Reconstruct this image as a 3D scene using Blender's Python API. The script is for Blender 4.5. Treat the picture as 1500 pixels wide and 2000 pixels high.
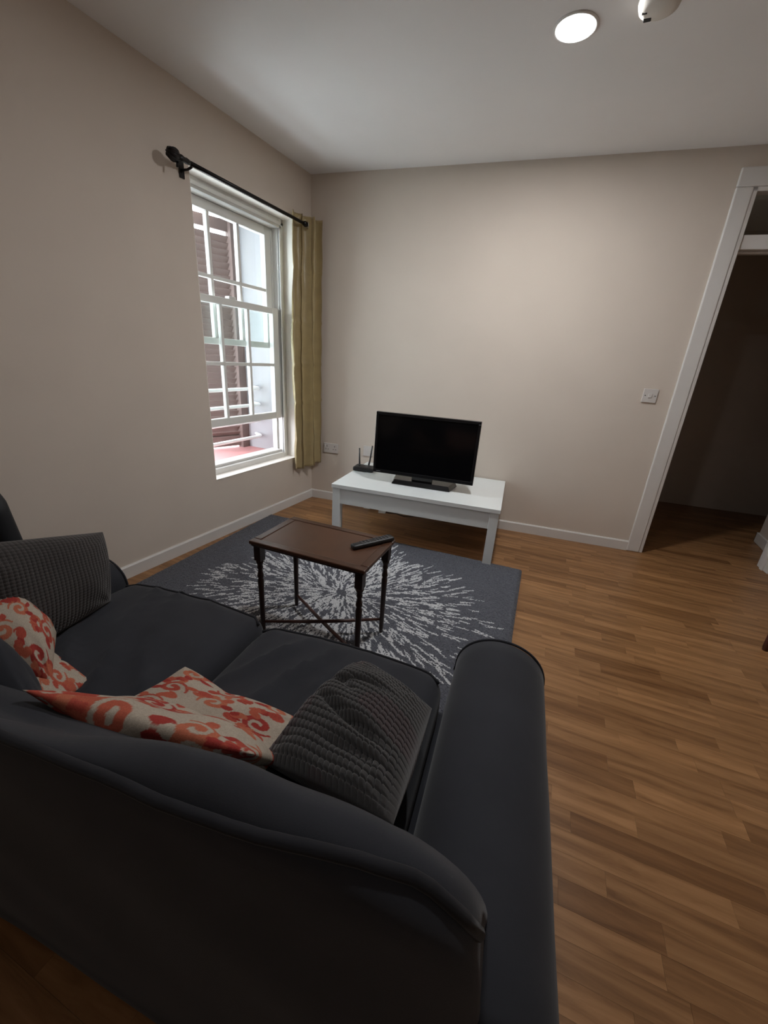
import bpy, bmesh, math, random
import numpy as np
from mathutils import Vector, Matrix, noise

# ------------------------------------------------------------------ clear
for o in list(bpy.data.objects):
    bpy.data.objects.remove(o, do_unlink=True)
random.seed(7)
rng = np.random.default_rng(7)
SC = bpy.context.scene
COL = SC.collection
PI = math.pi

# ------------------------------------------------------------------ camera
CAM_POS = Vector((2.1454, -3.0254, 1.2643))
YAW, PITCH, ROLL, FPX = -0.4269, -0.3616, 0.0660, 788.14
fw = Vector((math.sin(YAW)*math.cos(PITCH), math.cos(YAW)*math.cos(PITCH), math.sin(PITCH)))
rt = fw.cross(Vector((0, 0, 1))).normalized()
up = rt.cross(fw)
rt2 = rt*math.cos(ROLL) + up*math.sin(ROLL)
up2 = -rt*math.sin(ROLL) + up*math.cos(ROLL)
cd = bpy.data.cameras.new('camera'); cam = bpy.data.objects.new('camera', cd); COL.objects.link(cam)
M = Matrix((rt2, up2, -fw)).transposed().to_4x4(); M.translation = CAM_POS
cam.matrix_world = M
cd.sensor_fit = 'HORIZONTAL'; cd.sensor_width = 36.0; cd.lens = 36.0*FPX/1500.0
cd.clip_start = 0.02; cd.clip_end = 100
SC.camera = cam

# ------------------------------------------------------------------ world, exposure
wd = bpy.data.worlds.new('overcast_sky'); SC.world = wd; wd.use_nodes = True
bg = wd.node_tree.nodes['Background']
bg.inputs['Color'].default_value = (0.86, 0.92, 1.0, 1); bg.inputs['Strength'].default_value = 12.5
SC.view_settings.view_transform = 'Standard'; SC.view_settings.look = 'None'
SC.view_settings.gamma = 1.0; SC.view_settings.use_curve_mapping = False
SC.view_settings.exposure = 0.0
LAMP_W = 22.0                      # power of the ceiling downlight in view
FILL_LAMP_W = 1.0                      # unseen downlights added out of frame to raise the ambient light

# ------------------------------------------------------------------ room frame
H = 2.5
A_B = 0.1369                                       # the back wall is not square to the left wall
U = Vector((math.cos(A_B), math.sin(A_B), 0)); N = Vector((math.sin(A_B), -math.cos(A_B), 0))
Z = Vector((0, 0, 1))
def W(s, d, z): return U*s + N*d + Z*z             # point near the back wall: along, into the room, up

# ------------------------------------------------------------------ materials
def nd(nt, t, **k):
    n = nt.nodes.new(t)
    for a, b in k.items(): setattr(n, a, b)
    return n
def new_mat(name):
    m = bpy.data.materials.new(name); m.use_nodes = True
    nt = m.node_tree; b = nt.nodes['Principled BSDF']
    return m, nt, b
def ramp(nt, stops):
    r = nd(nt, 'ShaderNodeValToRGB'); e = r.color_ramp.elements
    while len(e) < len(stops): e.new(0.5)
    for i, (p, c) in enumerate(stops):
        e[i].position = p; e[i].color = (*c, 1) if len(c) == 3 else c
    return r
def mat(name, col, rough=0.6, var=0.08, scale=8.0, bump=0.0, bscale=200.0, metal=0.0, sheen=0.0, spec=0.5, coat=0.0):
    m, nt, b = new_mat(name)
    b.inputs['Roughness'].default_value = rough; b.inputs['Metallic'].default_value = metal
    b.inputs['Specular IOR Level'].default_value = spec
    if sheen: b.inputs['Sheen Weight'].default_value = sheen; b.inputs['Sheen Roughness'].default_value = 0.5
    if coat: b.inputs['Coat Weight'].default_value = coat; b.inputs['Coat Roughness'].default_value = 0.25
    tc = nd(nt, 'ShaderNodeTexCoord'); nz = nd(nt, 'ShaderNodeTexNoise')
    nz.inputs['Scale'].default_value = scale; nz.inputs['Detail'].default_value = 4
    nt.links.new(tc.outputs['Object'], nz.inputs['Vector'])
    lo = tuple(c*(1-var) for c in col); hi = tuple(min(1, c*(1+var)) for c in col)
    r = ramp(nt, [(0.3, lo), (0.7, hi)])
    nt.links.new(nz.outputs['Fac'], r.inputs['Fac']); nt.links.new(r.outputs['Color'], b.inputs['Base Color'])
    if bump:
        n2 = nd(nt, 'ShaderNodeTexNoise'); n2.inputs['Scale'].default_value = bscale; n2.inputs['Detail'].default_value = 3
        nt.links.new(tc.outputs['Object'], n2.inputs['Vector'])
        bp = nd(nt, 'ShaderNodeBump'); bp.inputs['Strength'].default_value = bump; bp.inputs['Distance'].default_value = 0.002
        nt.links.new(n2.outputs['Fac'], bp.inputs['Height']); nt.links.new(bp.outputs['Normal'], b.inputs['Normal'])
    return m
def attr_mat(name, rough=0.9, sheen=0.0, bump=0.3, bscale=500):
    m, nt, b = new_mat(name)
    at = nd(nt, 'ShaderNodeAttribute'); at.attribute_name = 'col'
    tc = nd(nt, 'ShaderNodeTexCoord'); nz = nd(nt, 'ShaderNodeTexNoise'); nz.inputs['Scale'].default_value = bscale
    nt.links.new(tc.outputs['Object'], nz.inputs['Vector'])
    mx = nd(nt, 'ShaderNodeMix', data_type='RGBA', blend_type='MULTIPLY'); mx.inputs[0].default_value = 0.5
    r = ramp(nt, [(0.3, (0.6, 0.6, 0.6)), (0.65, (1, 1, 1))])
    nt.links.new(nz.outputs['Fac'], r.inputs['Fac'])
    nt.links.new(at.outputs['Color'], mx.inputs[6]); nt.links.new(r.outputs['Color'], mx.inputs[7])
    nt.links.new(mx.outputs[2], b.inputs['Base Color'])
    b.inputs['Roughness'].default_value = rough; b.inputs['Specular IOR Level'].default_value = 0.2
    if sheen: b.inputs['Sheen Weight'].default_value = sheen
    bp = nd(nt, 'ShaderNodeBump'); bp.inputs['Strength'].default_value = bump; bp.inputs['Distance'].default_value = 0.002
    nt.links.new(nz.outputs['Fac'], bp.inputs['Height']); nt.links.new(bp.outputs['Normal'], b.inputs['Normal'])
    return m

MAT = {}
MAT['wall'] = mat('magnolia_paint', (0.62, 0.54, 0.465), 0.75, 0.02, 3, 0.05, 120, spec=0.25)
MAT['ceiling'] = mat('ceiling_paint', (0.80, 0.77, 0.75), 0.8, 0.015, 3, 0.03, 120, spec=0.2)
MAT['white_trim'] = mat('white_gloss_trim', (0.66, 0.63, 0.60), 0.35, 0.02, 6)
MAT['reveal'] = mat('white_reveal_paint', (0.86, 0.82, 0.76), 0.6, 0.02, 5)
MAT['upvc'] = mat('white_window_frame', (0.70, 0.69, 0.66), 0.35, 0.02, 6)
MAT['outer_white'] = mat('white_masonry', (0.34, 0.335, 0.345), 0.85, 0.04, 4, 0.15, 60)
MAT['pink_sill'] = mat('pink_painted_sill', (0.46, 0.215, 0.205), 0.7, 0.08, 9, 0.1, 90)
MAT['shutter'] = mat('brown_shutter_paint', (0.160, 0.108, 0.095), 0.55, 0.12, 10, 0.05, 60)
MAT['rail_white'] = mat('white_rail_paint', (0.80, 0.80, 0.79), 0.4, 0.03, 10)
MAT['black_metal'] = mat('black_rod_metal', (0.012, 0.010, 0.010), 0.35, 0.2, 20, metal=0.5)
MAT['chrome'] = mat('eyelet_chrome', (0.7, 0.68, 0.62), 0.25, 0.05, 20, metal=1.0)
MAT['gold'] = mat('gold_satin_curtain', (0.36, 0.272, 0.125), 0.38, 0.08, 14, 0.15, 320, sheen=0.4)
MAT['stand'] = mat('white_laminate', (0.74, 0.76, 0.75), 0.32, 0.015, 4)
MAT['tv_plastic'] = mat('black_glossy_plastic', (0.006, 0.006, 0.007), 0.22, 0.1, 20)
MAT['tv_screen'] = mat('black_screen', (0.0025, 0.0025, 0.003), 0.12, 0.05, 5, spec=0.35)
MAT['black_plastic'] = mat('matt_black_plastic', (0.010, 0.010, 0.011), 0.45, 0.1, 30)
MAT['grey_button'] = mat('grey_rubber_button', (0.10, 0.10, 0.11), 0.6, 0.1, 60)
MAT['walnut_top'] = mat('brown_leather_inset', (0.075, 0.030, 0.014), 0.38, 0.18, 7, 0.06, 300)
MAT['top_wood'] = mat('brown_table_top_wood', (0.060, 0.025, 0.013), 0.30, 0.25, 12, 0.02, 90)
MAT['mahogany'] = mat('dark_mahogany', (0.026, 0.011, 0.008), 0.34, 0.3, 16, 0.03, 80)
MAT['mahogany_red'] = mat('red_mahogany', (0.055, 0.017, 0.012), 0.36, 0.3, 16)
MAT['sofa'] = mat('charcoal_velvet', (0.0235, 0.0245, 0.0300), 0.85, 0.14, 5, 0.12, 700, sheen=0.10, spec=0.2)
MAT['piping'] = mat('charcoal_piping', (0.012, 0.012, 0.015), 0.85, 0.1, 30, sheen=0.08, spec=0.2)
MAT['chair_dark'] = mat('black_upholstery', (0.014, 0.015, 0.017), 0.6, 0.1, 10, spec=0.3)
MAT['socket'] = mat('white_socket_plastic', (0.60, 0.56, 0.53), 0.35, 0.01, 10)
MAT['dark_gap'] = mat('dark_slot', (0.02, 0.02, 0.02), 0.7, 0.1, 10)
MAT['alarm'] = mat('alarm_plastic', (0.72, 0.68, 0.62), 0.45, 0.01, 10)
MAT['rubber'] = mat('dark_rubber', (0.02, 0.02, 0.02), 0.8, 0.1, 10)
MAT['adapter'] = mat('white_adapter', (0.75, 0.75, 0.74), 0.4, 0.01, 10)
MAT['floor_base'] = mat('underlay', (0.13, 0.070, 0.034), 0.6, 0.1, 10)
MAT['floral'] = attr_mat('floral_linen', 0.9, 0.0, 0.25, 450)
MAT['bobble'] = attr_mat('bobble_corduroy', 0.95, 0.25, 0.2, 700)
MAT['rug'] = attr_mat('rug_pile', 1.0, 0.15, 0.9, 330)

def glass_mat():
    m, nt, b = new_mat('window_glass')
    nt.nodes.remove(b); out = nt.nodes['Material Output']
    tr = nd(nt, 'ShaderNodeBsdfTransparent'); tr.inputs['Color'].default_value = (0.94, 0.98, 0.97, 1)
    gl = nd(nt, 'ShaderNodeBsdfGlossy'); gl.inputs['Roughness'].default_value = 0.02
    lw_ = nd(nt, 'ShaderNodeLayerWeight'); lw_.inputs['Blend'].default_value = 0.5
    pw = nd(nt, 'ShaderNodeMath', operation='POWER'); pw.inputs[1].default_value = 4.0
    fr = nd(nt, 'ShaderNodeMath', operation='MULTIPLY_ADD'); fr.inputs[1].default_value = 0.5; fr.inputs[2].default_value = 0.03
    nt.links.new(lw_.outputs['Facing'], pw.inputs[0]); nt.links.new(pw.outputs[0], fr.inputs[0])
    mx = nd(nt, 'ShaderNodeMixShader')
    nt.links.new(fr.outputs[0], mx.inputs['Fac']); nt.links.new(tr.outputs[0], mx.inputs[1]); nt.links.new(gl.outputs[0], mx.inputs[2])
    nt.links.new(mx.outputs[0], out.inputs['Surface'])
    return m
MAT['glass'] = glass_mat()
def emis(name, col, s):
    m, nt, b = new_mat(name)
    b.inputs['Emission Color'].default_value = (*col, 1); b.inputs['Emission Strength'].default_value = s
    return m
MAT['lamp'] = emis('downlight_lens', (0.93, 0.97, 1.0), 9.0)

F_ROT = math.radians(3.5)
def plank_mat(name, use_attr):
    m, nt, b = new_mat(name)
    if use_attr:
        a = nd(nt, 'ShaderNodeAttribute'); a.attribute_name = 'rnd'; rnd = a.outputs['Fac']
    else:
        a = nd(nt, 'ShaderNodeObjectInfo'); rnd = a.outputs['Random']
    ge = nd(nt, 'ShaderNodeNewGeometry')
    mp = nd(nt, 'ShaderNodeVectorRotate', rotation_type='Z_AXIS'); mp.inputs['Angle'].default_value = -F_ROT
    nt.links.new(ge.outputs['Position'], mp.inputs['Vector'])
    off = nd(nt, 'ShaderNodeMath', operation='MULTIPLY'); off.inputs[1].default_value = 37.0
    nt.links.new(rnd, off.inputs[0])
    cx = nd(nt, 'ShaderNodeCombineXYZ')
    for i in range(3): nt.links.new(off.outputs[0], cx.inputs[i])
    ad = nd(nt, 'ShaderNodeVectorMath', operation='ADD')
    nt.links.new(mp.outputs[0], ad.inputs[0]); nt.links.new(cx.outputs[0], ad.inputs[1])
    sc = nd(nt, 'ShaderNodeVectorMath', operation='MULTIPLY'); sc.inputs[1].default_value = (1.6, 17.0, 1.0)
    nt.links.new(ad.outputs[0], sc.inputs[0])
    nz = nd(nt, 'ShaderNodeTexNoise'); nz.inputs['Scale'].default_value = 2.2; nz.inputs['Detail'].default_value = 6
    nz.inputs['Roughness'].default_value = 0.62; nz.inputs['Distortion'].default_value = 1.1
    nt.links.new(sc.outputs[0], nz.inputs['Vector'])
    wv = nd(nt, 'ShaderNodeTexWave', wave_type='RINGS', rings_direction='Z'); wv.inputs['Scale'].default_value = 0.5
    wv.inputs['Distortion'].default_value = 6.0; wv.inputs['Detail'].default_value = 3; wv.inputs['Detail Scale'].default_value = 1.2
    sc2 = nd(nt, 'ShaderNodeVectorMath', operation='MULTIPLY'); sc2.inputs[1].default_value = (1.4, 12.0, 1.0)
    nt.links.new(ad.outputs[0], sc2.inputs[0]); nt.links.new(sc2.outputs[0], wv.inputs['Vector'])
    mixf = nd(nt, 'ShaderNodeMath', operation='MULTIPLY_ADD'); mixf.inputs[1].default_value = 0.16
    nt.links.new(wv.outputs['Fac'], mixf.inputs[0]); 
    m2 = nd(nt, 'ShaderNodeMath', operation='MULTIPLY'); m2.inputs[1].default_value = 0.84
    nt.links.new(nz.outputs['Fac'], m2.inputs[0]); nt.links.new(m2.outputs[0], mixf.inputs[2])
    r = ramp(nt, [(0.20, (0.14, 0.062, 0.023)), (0.42, (0.255, 0.127, 0.051)), (0.60, (0.33, 0.171, 0.073)), (0.82, (0.40, 0.217, 0.099))])
    nt.links.new(mixf.outputs[0], r.inputs['Fac'])
    tint = ramp(nt, [(0.0, (0.66, 0.60, 0.54)), (0.2, (0.84, 0.81, 0.77)), (0.5, (0.94, 0.92, 0.90)), (0.75, (1.02, 1.0, 0.98)), (1.0, (1.14, 1.12, 1.10))])
    nt.links.new(rnd, tint.inputs['Fac'])
    mx = nd(nt, 'ShaderNodeMix', data_type='RGBA', blend_type='MULTIPLY'); mx.inputs[0].default_value = 1.0
    nt.links.new(r.outputs['Color'], mx.inputs[6]); nt.links.new(tint.outputs['Color'], mx.inputs[7])
    nt.links.new(mx.outputs[2], b.inputs['Base Color'])
    b.inputs['Roughness'].default_value = 0.36; b.inputs['Specular IOR Level'].default_value = 0.4
    bp = nd(nt, 'ShaderNodeBump'); bp.inputs['Strength'].default_value = 0.08; bp.inputs['Distance'].default_value = 0.001
    nt.links.new(nz.outputs['Fac'], bp.inputs['Height']); nt.links.new(bp.outputs['Normal'], b.inputs['Normal'])
    return m
MAT['plank'] = plank_mat('oak_laminate_strip', False)
MAT['plank_field'] = plank_mat('oak_laminate_field', True)

# ------------------------------------------------------------------ mesh helpers
def link(name, me, m=None, parent=None, smooth=False, bevel=0.0, sub=0, autos=None):
    o = bpy.data.objects.new(name, me); COL.objects.link(o)
    if m: me.materials.append(MAT[m] if isinstance(m, str) else m)
    if parent: o.parent = parent
    if smooth:
        for p in me.polygons: p.use_smooth = True
    if bevel:
        b = o.modifiers.new('bevel', 'BEVEL'); b.width = bevel; b.segments = 2; b.limit_method = 'ANGLE'; b.angle_limit = math.radians(40)
    if sub:
        s = o.modifiers.new('sub', 'SUBSURF'); s.levels = sub; s.render_levels = sub
    return o
class MB:
    def __init__(s): s.v = []; s.f = []
    def add(s, vs, fs):
        k = len(s.v); s.v += [tuple(v) for v in vs]; s.f += [tuple(i+k for i in f) for f in fs]; return s
    def box(s, a, b, fn=None):
        (x0, y0, z0), (x1, y1, z1) = a, b
        vs = [(x0,y0,z0),(x1,y0,z0),(x1,y1,z0),(x0,y1,z0),(x0,y0,z1),(x1,y0,z1),(x1,y1,z1),(x0,y1,z1)]
        if fn: vs = [fn(*v) for v in vs]
        return s.add(vs, [(0,3,2,1),(4,5,6,7),(0,1,5,4),(1,2,6,5),(2,3,7,6),(3,0,4,7)])
    def tube(s, pts, r, n=10, cap=True):
        pts = [Vector(p) for p in pts]; k = len(s.v); m = len(pts)
        prev = None
        for i, p in enumerate(pts):
            t = (pts[min(i+1, m-1)] - pts[max(i-1, 0)]).normalized()
            if prev is None:
                a = Vector((0, 0, 1)) if abs(t.z) < 0.9 else Vector((1, 0, 0))
                e1 = t.cross(a).normalized()
            else:
                e1 = (prev - t*prev.dot(t)).normalized()
            prev = e1; e2 = t.cross(e1)
            rr = r[i] if isinstance(r, (list, tuple)) else r
            for j in range(n):
                an = 2*PI*j/n; s.v.append(tuple(p + (e1*math.cos(an)+e2*math.sin(an))*rr))
        for i in range(m-1):
            for j in range(n):
                s.f.append((k+i*n+j, k+i*n+(j+1) % n, k+(i+1)*n+(j+1) % n, k+(i+1)*n+j))
        if cap:
            s.f.append(tuple(k+j for j in reversed(range(n)))); s.f.append(tuple(k+(m-1)*n+j for j in range(n)))
        return s
    def lathe(s, prof, c=(0, 0, 0), n=24, ax='z'):
        k = len(s.v); m = len(prof)
        for r, h in prof:
            for j in range(n):
                a = 2*PI*j/n; p = (r*math.cos(a), r*math.sin(a), h)
                if ax == 'y': p = (p[0], p[2], p[1])
                s.v.append((c[0]+p[0], c[1]+p[1], c[2]+p[2]))
        for i in range(m-1):
            for j in range(n):
                s.f.append((k+i*n+j, k+i*n+(j+1) % n, k+(i+1)*n+(j+1) % n, k+(i+1)*n+j))
        s.f.append(tuple(k+j for j in reversed(range(n)))); s.f.append(tuple(k+(m-1)*n+j for j in range(n)))
        return s
    def prism(s, poly, y0, y1, fn):
        n = len(poly); vs = [fn(a, y0, b) for a, b in poly] + [fn(a, y1, b) for a, b in poly]
        fs = [tuple(range(n)), tuple(reversed(range(n, 2*n)))] + [(i, n+i, n+(i+1) % n, (i+1) % n) for i in range(n)]
        return s.add(vs, fs)
    def mesh(s, name, fix=True):
        me = bpy.data.meshes.new(name); me.from_pydata(s.v, [], s.f); 
        if fix:
            bm = bmesh.new(); bm.from_mesh(me); bmesh.ops.recalc_face_normals(bm, faces=bm.faces); bm.to_mesh(me); bm.free()
        me.update(); return me
    def build(s, name, m, parent=None, **k): return link(name, s.mesh(name), m, parent, **k)
def tag(o, label=None, cat=None, group=None, kind=None):
    if label: o['label'] = label
    if cat: o['category'] = cat
    if group: o['group'] = group
    if kind: o['kind'] = kind
    return o
def empty(name, loc=(0, 0, 0), rz=0.0, parent=None):
    o = bpy.data.objects.new(name, None); COL.objects.link(o); o.location = loc; o.rotation_euler = (0, 0, rz)
    o.empty_display_size = 0.05
    if parent: o.parent = parent
    return o
def struct(o): o['kind'] = 'structure'; return o
def wbox(mb, s0, s1, d0, d1, z0, z1): return mb.box((s0, d0, z0), (s1, d1, z1), W)
def rbox(half, r, n=(24, 12, 10), fn=None):
    """rounded box, dense near the edges; fn deforms a point"""
    verts = {}; vl = []; fl = []
    def ts(m): return [math.sin((i/m-0.5)*PI) for i in range(m+1)]
    T = [ts(k) for k in n]
    def vid(i, j, k):
        key = (i, j, k)
        if key not in verts:
            p = [T[0][i]*half[0], T[1][j]*half[1], T[2][k]*half[2]]
            inn = [max(-(half[a]-r), min(half[a]-r, p[a])) for a in range(3)]
            d = Vector([p[a]-inn[a] for a in range(3)])
            q = Vector(inn) + (d.normalized()*r if d.length > 1e-9 else d)
            if fn: q = Vector(fn(q))
            verts[key] = len(vl); vl.append(tuple(q))
        return verts[key]
    a, b, c = n
    for i in range(a):
        for j in range(b):
            fl.append((vid(i,j,0), vid(i,j+1,0), vid(i+1,j+1,0), vid(i+1,j,0)))
            fl.append((vid(i,j,c), vid(i+1,j,c), vid(i+1,j+1,c), vid(i,j+1,c)))
    for i in range(a):
        for k in range(c):
            fl.append((vid(i,0,k), vid(i+1,0,k), vid(i+1,0,k+1), vid(i,0,k+1)))
            fl.append((vid(i,b,k), vid(i,b,k+1), vid(i+1,b,k+1), vid(i+1,b,k)))
    for j in range(b):
        for k in range(c):
            fl.append((vid(0,j,k), vid(0,j,k+1), vid(0,j+1,k+1), vid(0,j+1,k)))
            fl.append((vid(a,j,k), vid(a,j+1,k), vid(a,j+1,k+1), vid(a,j,k+1)))
    mb = MB(); mb.v = vl; mb.f = fl
    return mb
def colattr(me, cols, domain='POINT'):
    a = me.attributes.new('col', 'FLOAT_COLOR', domain)
    c = np.ones((len(cols), 4), dtype=np.float32); c[:, :3] = cols
    a.data.foreach_set('color', c.ravel())

# ================================================================== SETTING
# -------- window numbers
WY0, WY1, WZ0, WZ1 = -1.1095, -0.224, 0.4216, 2.163     # opening in the plaster
OY0, OY1, OZ0, OZ1 = -1.25, -0.13, 0.40, 2.26           # outer masonry opening
RX, TX = -0.09, -0.63                                   # face of the window frame, outer face of the wall
YB = -4.7                                               # rear end of the room
RXW = 4.15                                              # right wall
w = MB()
for (x0, x1, y0, y1, z0, z1) in ((RX, 0, WY0, WY1, WZ0, WZ1), (TX, RX, OY0, OY1, OZ0, OZ1)):
    w.box((x0, YB-.2, -.1), (x1, y0, H)); w.box((x0, y1, -.1), (x1, .25, H))
    w.box((x0, y0, -.1), (x1, y1, z0)); w.box((x0, y0, z1), (x1, y1, H))
wl = struct(w.build('wall_left', 'wall'))
# white reveal lining inside, white masonry lining outside (thin render coats)
r = MB(); t = 0.003
r.box((RX, WY0, WZ0), (0, WY0+t, WZ1)).box((RX, WY1-t, WZ0), (0, WY1, WZ1)).box((RX, WY0+t, WZ1-t), (0, WY1-t, WZ1))
struct(r.build('trim_1', 'reveal'))
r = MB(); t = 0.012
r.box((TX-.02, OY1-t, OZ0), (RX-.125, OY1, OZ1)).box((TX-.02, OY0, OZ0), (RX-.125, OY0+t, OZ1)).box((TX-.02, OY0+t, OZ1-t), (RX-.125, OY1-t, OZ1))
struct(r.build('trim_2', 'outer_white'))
struct(MB().box((TX-.32, OY0, OZ0), (RX-.115, OY1, OZ0+.02)).build('trim_3', 'pink_sill', bevel=.004))

DS0, DS1, DZ = 2.79, 3.63, 2.304                        # doorway along the back wall
w = MB()
wbox(w, -.35, DS0, -.12, 0, -.1, H); wbox(w, DS1, 5.6, -.12, 0, -.1, H); wbox(w, DS0, DS1, -.12, 0, DZ, H)
struct(w.build('wall_back', 'wall'))
struct(MB().box((RXW, YB-.2, -.1), (RXW+.12, .54, H)).build('wall_right', 'wall'))
struct(MB().box((-.1, YB-.15, -.1), (RXW+.1, YB, H)).build('wall_rear', 'wall'))
c = MB(); c.box((-.6, YB-.2, H), (6.0, 3.2, H+.1))
struct(c.build('ceiling', 'ceiling'))
# hallway beyond the doorway
w = MB(); wbox(w, 1.6, 6.0, -1.74, -1.62, -.1, H); wbox(w, 1.6, 1.72, -1.7, -.1, -.1, H); wbox(w, 5.5, 5.62, -1.7, -.1, -.1, H)
struct(w.build('wall_hallway', 'wall'))
w = MB().box((3.72, .64, -.05), (3.98, 1.22, H)); struct(w.build('wall_hallway_stub', 'wall'))
w = MB().box((3.705, .64, 0), (3.72, 1.235, .085)).box((3.705, 1.22, 0), (3.98, 1.235, .085))
struct(w.build('baseboard_hallway', 'white_trim', bevel=.004))

# skirting boards
BH = .077
def skirt_profile(mb, p0, p1, inward):
    p0, p1, q = Vector(p0), Vector(p1), Vector(inward)
    prof = [(0, 0), (.014, 0), (.014, BH-.008), (.009, BH-.001), (0, BH)]
    n = len(prof)
    vs = [p0+q*a+Z*b for a, b in prof] + [p1+q*a+Z*b for a, b in prof]
    mb.add(vs, [tuple(range(n)), tuple(reversed(range(n, 2*n)))] + [(i, n+i, n+(i+1) % n, (i+1) % n) for i in range(n)])
m = MB(); skirt_profile(m, (0, YB, 0), (0, 0, 0), (1, 0, 0)); struct(m.build('baseboard_left', 'white_trim'))
m = MB(); skirt_profile(m, W(.0, 0, 0), W(2.704, 0, 0), N); struct(m.build('baseboard_back', 'white_trim'))
m = MB(); skirt_profile(m, (RXW, YB, 0), (RXW, .5, 0), (-1, 0, 0)); struct(m.build('baseboard_right', 'white_trim'))

# doorway: architrave, lining, transom bar, fanlight
d1 = struct(empty('door_1', W((DS0+DS1)/2, 0, 0)))
off = -Vector(W((DS0+DS1)/2, 0, 0))
def WD(s, d, z): return W(s, d, z)+off
AW = .088
def arch(mb, s0, s1, z0, z1): mb.box((s0, 0, z0), (s1, .018, z1), WD)
m = MB(); arch(m, DS0-AW, DS0, 0, DZ); m.build('architrave', 'white_trim', d1, bevel=.007)
m = MB(); arch(m, DS1, DS1+AW, 0, DZ); m.build('architrave', 'white_trim', d1, bevel=.007)
m = MB(); arch(m, DS0-AW, DS1+AW, DZ, DZ+AW+.006); m.build('architrave', 'white_trim', d1, bevel=.007)
m = MB(); m.box((DS0, -.13, 0), (DS0+.022, .012, DZ), WD).box((DS1-.022, -.13, 0), (DS1, .012, DZ), WD).box((DS0, -.13, DZ-.022), (DS1, .012, DZ), WD)
m.box((DS0+.022, -.075, 0), (DS0+.034, -.04, 2.0), WD).box((DS1-.034, -.075, 0), (DS1-.022, -.04, 2.0), WD)
m.build('door_lining', 'white_trim', d1, bevel=.003)
m = MB(); m.box((DS0+.022, -.11, 2.0), (DS1-.022, .0, 2.075), WD); m.box((DS0+.022, -.07, 1.985), (DS1-.022, -.035, 2.0), WD); m.build('transom_bar', 'white_trim', d1, bevel=.004)
m = MB(); m.box((DS0+.022, -.06, 2.075), (DS1-.022, -.055, DZ-.022), WD); m.build('fanlight_pane', 'glass', d1)

# -------- sash window
wn = struct(empty('window_1', (RX, (WY0+WY1)/2, WZ0)))
wo = -Vector((RX, (WY0+WY1)/2, WZ0))
def wb(mb, x0, x1, y0, y1, z0, z1): return mb.box((x0, y0, z0), (x1, y1, z1), lambda x, y, z: Vector((x, y, z))+wo)
SY0, SY1 = -1.17, -.285                                  # sash width between the jambs
m = MB()
wb(m, RX-.12, RX, SY1+.012, OY1-.004, WZ0-.01, OZ1-.01)      # right jamb box
wb(m, RX-.12, RX, OY0+.004, SY0-.012, WZ0-.01, OZ1-.01)
wb(m, RX-.12, RX, SY0-.012, SY1+.012, 2.10, OZ1-.01)
m.build('frame', 'upvc', wn, bevel=.003)
m = MB()                                                   # stepped inner mouldings of the frame
wb(m, RX-.012, RX+.006, SY1+.012, SY1+.030, WZ0+.03, 2.118); wb(m, RX-.012, RX+.006, SY0-.030, SY0-.012, WZ0+.03, 2.118); wb(m, RX-.012, RX+.006, SY0-.03, SY1+.030, 2.10, 2.118)
wb(m, RX-.066, RX-.060, SY1-.002, SY1+.012, .48, 2.10); wb(m, RX-.066, RX-.060, SY0-.012, SY0+.002, .48, 2.10)
wb(m, RX-.006, RX+.003, SY1+.030, WY1-.001, WZ0+.03, 2.14); wb(m, RX-.006, RX+.003, SY0-.06, SY1+.06, 2.118, 2.14)
m.build('bead', 'upvc', wn, bevel=.003)
m = MB(); wb(m, RX-.15, RX, SY0-.012, SY1+.012, WZ0-.01, .462); wb(m, RX-.13, RX-.03, SY0-.012, SY1+.012, .462, .482); m.build('bottom_frame', 'upvc', wn, bevel=.004)
m = MB(); wb(m, RX, .004, WY0+.003, WY1-.003, WZ0-.001, WZ0+.002); m.build('sill', 'reveal', wn)
def sash(name, x0, x1, z0, z1, top, bot, zbar, mun=(-.60, -.85)):
    s = MB(); st = .062
    wb(s, x0, x1, SY1-st, SY1, z0, z1); wb(s, x0, x1, SY0, SY0+st, z0, z1)
    wb(s, x0, x1, SY0+st, SY1-st, z1-top, z1); wb(s, x0, x1, SY0+st, SY1-st, z0, z0+bot)
    so = s.build(name, 'upvc', wn, bevel=.004)
    g0, g1 = SY0+st, SY1-st; xa, xb = x0+.006, x1-.006; xm = (x0+x1)/2
    b = MB(); wb(b, xa, xb, g0, g1, zbar-.011, zbar+.011); b.build('glazing_bar', 'upvc', so, bevel=.003)
    for y in mun:
        b = MB(); wb(b, xa, xb, y-.011, y+.011, z0+bot, zbar-.011); wb(b, xa, xb, y-.011, y+.011, zbar+.011, z1-top); b.build('glazing_bar', 'upvc', so, bevel=.003)
    ys = [g0, mun[1], mun[0], g1]; zs = [z0+bot, zbar, z1-top]
    for i in range(3):
        for j in range(2):
            b = MB(); wb(b, xm-.002, xm+.002, ys[i]+.004, ys[i+1]-.004, zs[j]+.004, zs[j+1]-.004); b.build('pane', 'glass', so)
    return so
lo_ = sash('lower_sash', RX-.056, RX-.014, .752, 1.574, .042, .052, 1.167)
up_ = sash('upper_sash', RX-.112, RX-.068, 1.287, 2.099, .055, .042, 1.690)
m = MB(); wb(m, RX-.06, RX-.02, -.77, -.71, 1.574, 1.592); m.build('sash_fastener', 'upvc', lo_, bevel=.004)

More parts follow.
